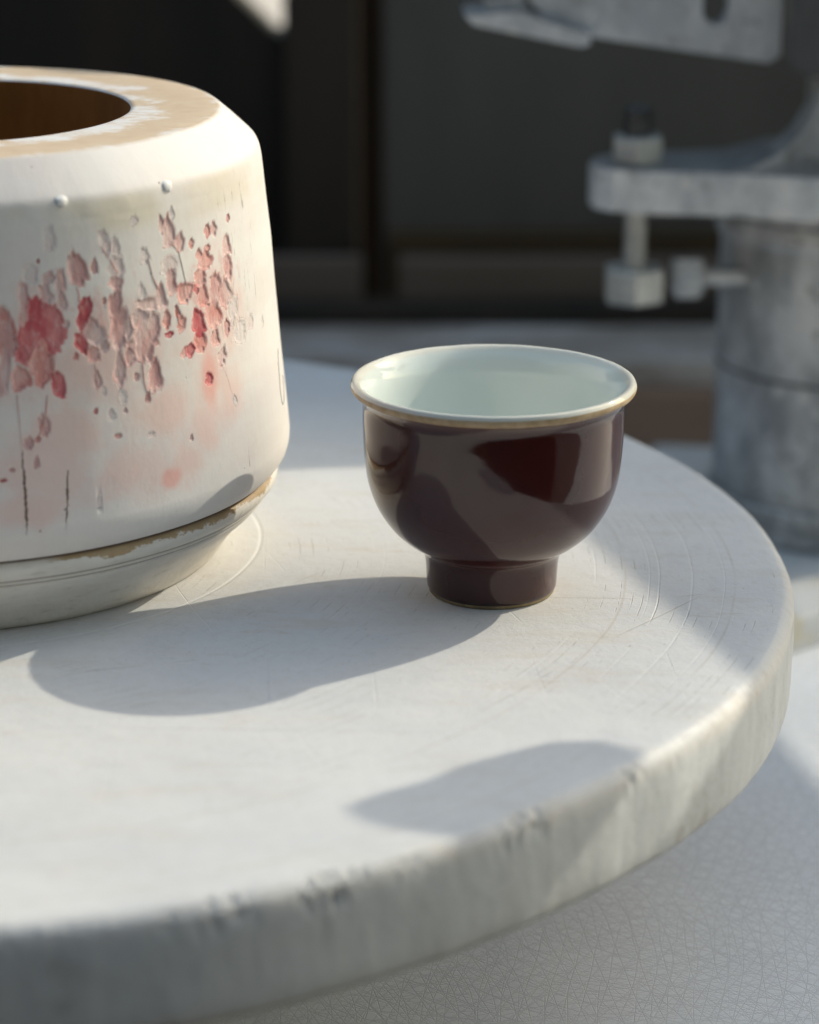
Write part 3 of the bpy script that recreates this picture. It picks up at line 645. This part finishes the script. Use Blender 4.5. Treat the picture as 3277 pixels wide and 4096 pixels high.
# pale slab under the column
sl = [(10.4, 96.4), (12.0, 96.5), (15.5, 99.3), (26, 107.5), (36, 120), (12, 124), (7, 108)]
o = prism('plaster_slab', sl, 'z', TZ, -9.5, M['slab'], None, .25)
tag(o, 'pale slab with yellowish specks lying on the table under the grey column', 'slab')

# ------------------------------------------------------------------ background
def thing(o, label, cat): return tag(o, label, cat)
thing(box('plank', (-30, 130, TZ), (45, 137.5, -6.9), M['plank'], None, .25), 'dusty stained wooden plank lying across the table behind the cup', 'plank')
thing(box('wooden_beam', (-.6, 143, TZ), (46, 144.6, -4.6), M['greywood'], None, .3), 'weathered grey beam under the dark grey board, right of the gap', 'beam')
thing(box('wooden_beam', (-30, 143.4, TZ), (-2.6, 144.6, -4.6), M['greywood'], None, .3), 'weathered grey beam behind the plank, left of the gap', 'beam')
thing(box('wooden_beam', (-1.2, 150.2, TZ), (46, 153, -4.9), M['ochrewood'], None, .2), 'thin ochre brown rail along the foot of the dark grey board', 'rail')
thing(box('wooden_beam', (-30, 138.2, TZ), (46, 141.5, -6.3), M['darkwood'], None, .3), 'low dark batten right behind the dusty plank', 'batten')
thing(box('dark_board', (-1.5, 153.5, -80), (120, 155.5, 45), M['panel'], None, .2), 'tall dark grey board behind the machine bolt', 'board')
thing(box('wooden_post', (-7.2, 152.0, -80), (-3.0, 157, 45), M['brownwood'], None, .3), 'upright dark brown post right of the bright gap', 'post')
thing(box('wooden_post', (-3.6, 157.1, -80), (-1.0, 159, 45), M['darkwood'], None, .2), 'narrow near-black post against the left edge of the dark grey board', 'post')
gp = [(-120, -80), (-7.3, -80), (-7.3, 6.4), (-7.8, 6.35), (-8.9, 7.5), (-11.0, 9.6), (-14.5, 12.8), (-12, 14.5), (-7.3, 14.5), (-7.3, 45), (-120, 45)]
thing(prism('wall_board', gp, 'y', 153.2, 157, M['darkwood'], None, 0), 'nearly black wall board with a slanted bright gap at its right edge', 'board')

# ------------------------------------------------------------------ dark walls added round the camera to block sky (seen mirrored in the glaze)
M['wall'] = simple('dark_blocking_wall', (.035, .033, .031), (.05, .047, .045), .02, .85, .1)
tag(box('wall', (-260, -120, -80), (120, -110, 190), M['wall'], None, .5), 'added sky-blocking dark wall behind the camera', 'wall')
tag(box('wall', (-230, -109, -80), (-220, 190, 130), M['wall'], None, .5), 'added sky-blocking dark wall left of the table', 'wall')

cb = empty('blocker', (-34, 28, -80), 'unseen added dark cupboard in front of the bat at the left', 'blocker')  # unseen box added to keep light off the bat's near side
box('blocker_box', (-26, -14, 0), (27, 17, 77.5), M['darkwood'], cb, .4)
for x in (-25.5, .8): box('blocker_front', (x, 17.05, 4), (x + 25.2, 18.5, 74), M['darkwood'], cb, .3)
tag(box('wall', (121, -120, -80), (131, -15, 190), M['wall'], None, .5), 'added sky-blocking dark wall right of the camera', 'wall')  # added to hold back low sky light on the right

thing(box('timber_offcut', (10.2, 127.6, TZ), (34, 129.7, -8.1), M['redwood'], None, .2), 'reddish brown timber offcut in front of the plank, right of the cup', 'offcut')
thing(box('timber_offcut', (-16, 127.9, TZ), (-3.5, 129.7, -9.3), M['greywood'], None, .2), 'short grey timber offcut in front of the plank, between vessel and cup', 'offcut')
